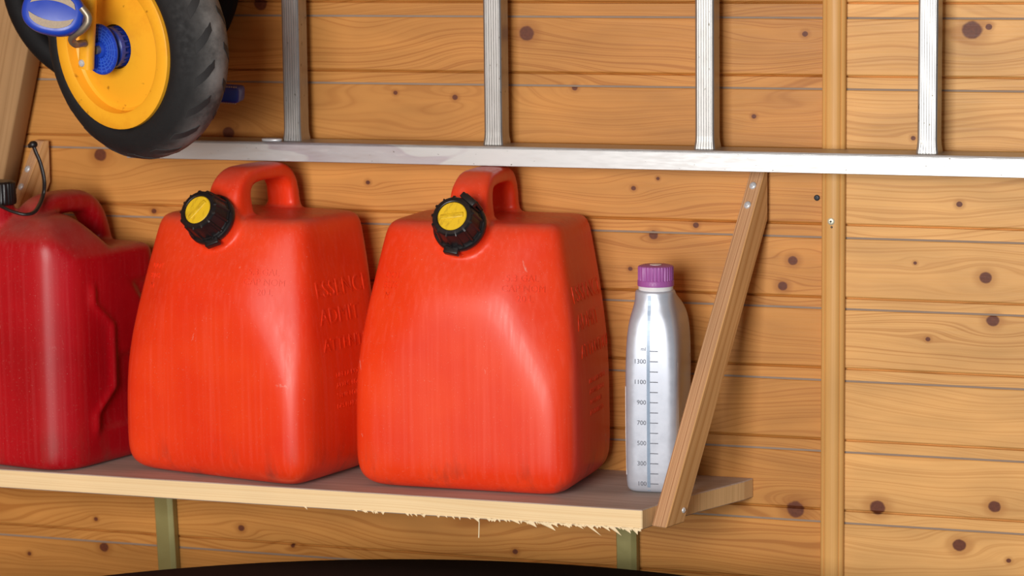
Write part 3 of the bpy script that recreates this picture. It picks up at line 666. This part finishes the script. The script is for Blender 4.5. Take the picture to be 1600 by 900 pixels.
# crank and near pedal
pd = at(84, 19, -.475)
pts = [at(134, 68, -.40), at(127, 68, -.425), at(118, 69, -.445), at(112, 62, -.455), at(117, 54, -.463), at(127, 48, -.468), at(136, 38, -.47), at(138, 26, -.47), at(128, 12, -.472)]
tpart('crank', sweep_me(crom([tuple(x) for x in pts], 5), circ(.0052, 12), (.2, .3, 1)), steel, None, 60)
tn = (Vector((.30, -.93, .20))).normalized(); rt = Vector((.94, .33, 0)); rt = (rt-tn*rt.dot(tn)).normalized(); up = tn.cross(rt); 
PM = Matrix((rt, up, tn)).transposed().to_4x4(); PM.translation = pd; PM = PM @ Matrix.Rotation(math.radians(-11), 4, 'Z')
def pedal_me():
    rows = [(-.013, .86), (-.0115, .95), (-.007, 1.), (.004, 1.), (.0085, .97), (.0112, .90), (.0122, .80)]; v, f, n = [], [], 56
    for z, s in rows: v += [(x*s, y*s, z) for x, y in supel(.0425, .0315, n, 2.35)]
    for j in range(len(rows)-1): f += [(j*n+i, j*n+(i+1) % n, (j+1)*n+(i+1) % n, (j+1)*n+i) for i in range(n)]
    f += [tuple(range(n)), tuple(range((len(rows)-1)*n, len(rows)*n))]; return fixn(pyd(v, f))
pedal = tpart('pedal', pedal_me(), blue, PM, 40)
def crescent(sgn):
    o, n = [], 20
    for k in range(n+1):
        t = -1+2*k/n; o.append((t*.031, sgn*(.0060+.0175*(1-t*t)**.5*1.0) if abs(t) < 1 else sgn*.0060))
    for k in range(n-1, 0, -1):
        t = -1+2*k/n; o.append((t*.031, sgn*(.0060+.0075*(1-t*t))))
    return prism_me(o, 'z', .0110, .0136, 0)
for sg in (1, -1):
    g = crescent(sg); g.transform(PM); g.transform(Matrix.Translation(-TR.location)); link('grip_pad', autosm(g, 40), grip_m, pedal)
# far pedal, seen beyond the tyre
fp = at(356, 146, -.16); e_ = Matrix.Translation(fp) @ Matrix.Rotation(math.radians(16), 4, 'Z') @ Matrix.Rotation(math.radians(4), 4, 'Y')
far = tpart('pedal', box_me((-.040, -.030, -.0115), (.0205, .030, .0115), .005), bluedk, e_, 50)
for k in range(16):
    for zz in (-.0125, .0110):
        m = box_me((-.033+.0032*k, -.0305, zz), (-.0314+.0032*k, -.0285, zz+.0016), 0); m.transform(e_); m.transform(Matrix.Translation(-TR.location)); link('grip_tooth', m, grip_m, far)
tpart('crank', sweep_me([tuple(WC-WN*.165), tuple(WC-WN*.175), tuple(fp+Vector((-.036, 0, 0)))], circ(.005, 10), (0, 0, 1)), steel, None, 60)
# rear wheel: black, facing the camera, partly hidden by the front wheel
RC = at(190, -40, -.125); tc = (CAM-RC).normalized(); RM = Matrix.Translation(RC) @ tc.to_track_quat('Z', 'Y').to_matrix().to_4x4()
tpart('rear_tyre', lathe_me([(r*1.165, z) for r, z in [(.118, -.016), (.122, .012), (.130, .017), (.140, .014), (.1475, .006), (.1495, -.004), (.1475, -.014), (.140, -.020), (.128, -.022)]], 80, closed=True), side_m, RM, 60)
tpart('rear_wheel_disc', lathe_me([(.010, -.012), (.139, -.012), (.141, .010), (.132, .012), (.126, .004), (.02, .006), (.02, .02), (.010, .02)], 64), side_m, RM, 40)
tpart('frame_tube', sweep_me(crom([tuple(FM @ Vector((0, .276, -.05))), tuple(FM @ Vector((.02, .33, -.08))), tuple(RC+Vector((.0, .0, .24))), tuple(RC+Vector((0, .025, .10))), tuple(RC+Vector((0, .028, 0)))], 8), circ(.012, 16), (1, 0, 0)), yel, None, 60)

# ================================================================== leaning plank at the left edge
pl_m = wood('rough_sawn_plank', (.42, .245, .11), (.29, .155, .06), KNOT, along='z', across='x', seed=6, ring=110, warp=.01, lines=.6, rough=.7)
a, b = at(40, 95, -.06), at(5, 280, -.06); d = (a-b).normalized(); L = Matrix.Translation(b) @ Matrix.Rotation(math.atan2(d.x, d.z), 4, 'Y')
pk = link('leaning_plank', box_me((-.075, .0, -1.30), (0, .048, .90), .003), pl_m); pk.matrix_world = L
tag(pk, 'pale rough-sawn timber leaning at the far left edge behind the tricycle', 'plank')

# ================================================================== black rounded top below the shelf
T = NT('dusty_black_fabric'); c = T.coord(); n = T.noise(c, 260, 2, .5); n2 = T.noise(c, 22, 3)
col = T.mix(n2, (.006, .007, .016), (.011, .012, .024)); col = T.mix(T.ramp(n, [(.73, 0), (.78, .5)]), col, (.35, .33, .30)); T.set('Base Color', col).set('Roughness', .85).set('Specular IOR Level', .15); blk_m = T.m
ZL = -.305; pts = np.array([tuple(atz(x, y, ZL))[:2] for x, y in [(150, 900), (280, 886), (400, 877), (480, 874), (600, 872), (700, 873), (850, 880), (980, 890), (1090, 897)]])
A_ = np.c_[2*pts, np.ones(len(pts))]; sol = np.linalg.lstsq(A_, (pts**2).sum(1), rcond=None)[0]; RR = math.sqrt(sol[2]+sol[0]**2+sol[1]**2)
tb = lathe_me([(.02, -1.12), (RR-.03, -1.12), (RR-.02, -.60), (RR-.004, -.36), (RR, ZL-.012), (RR-.0015, ZL-.004), (RR-.006, ZL), (RR*.6, ZL+.004), (.02, ZL+.006)], 128)
tb = link('black_cover', autosm(tb, 60), blk_m); tb.location = (sol[0], sol[1], 0)
print('cover', sol, RR)
tag(tb, 'large black dust-specked rounded cover standing below the shelf', 'cover')
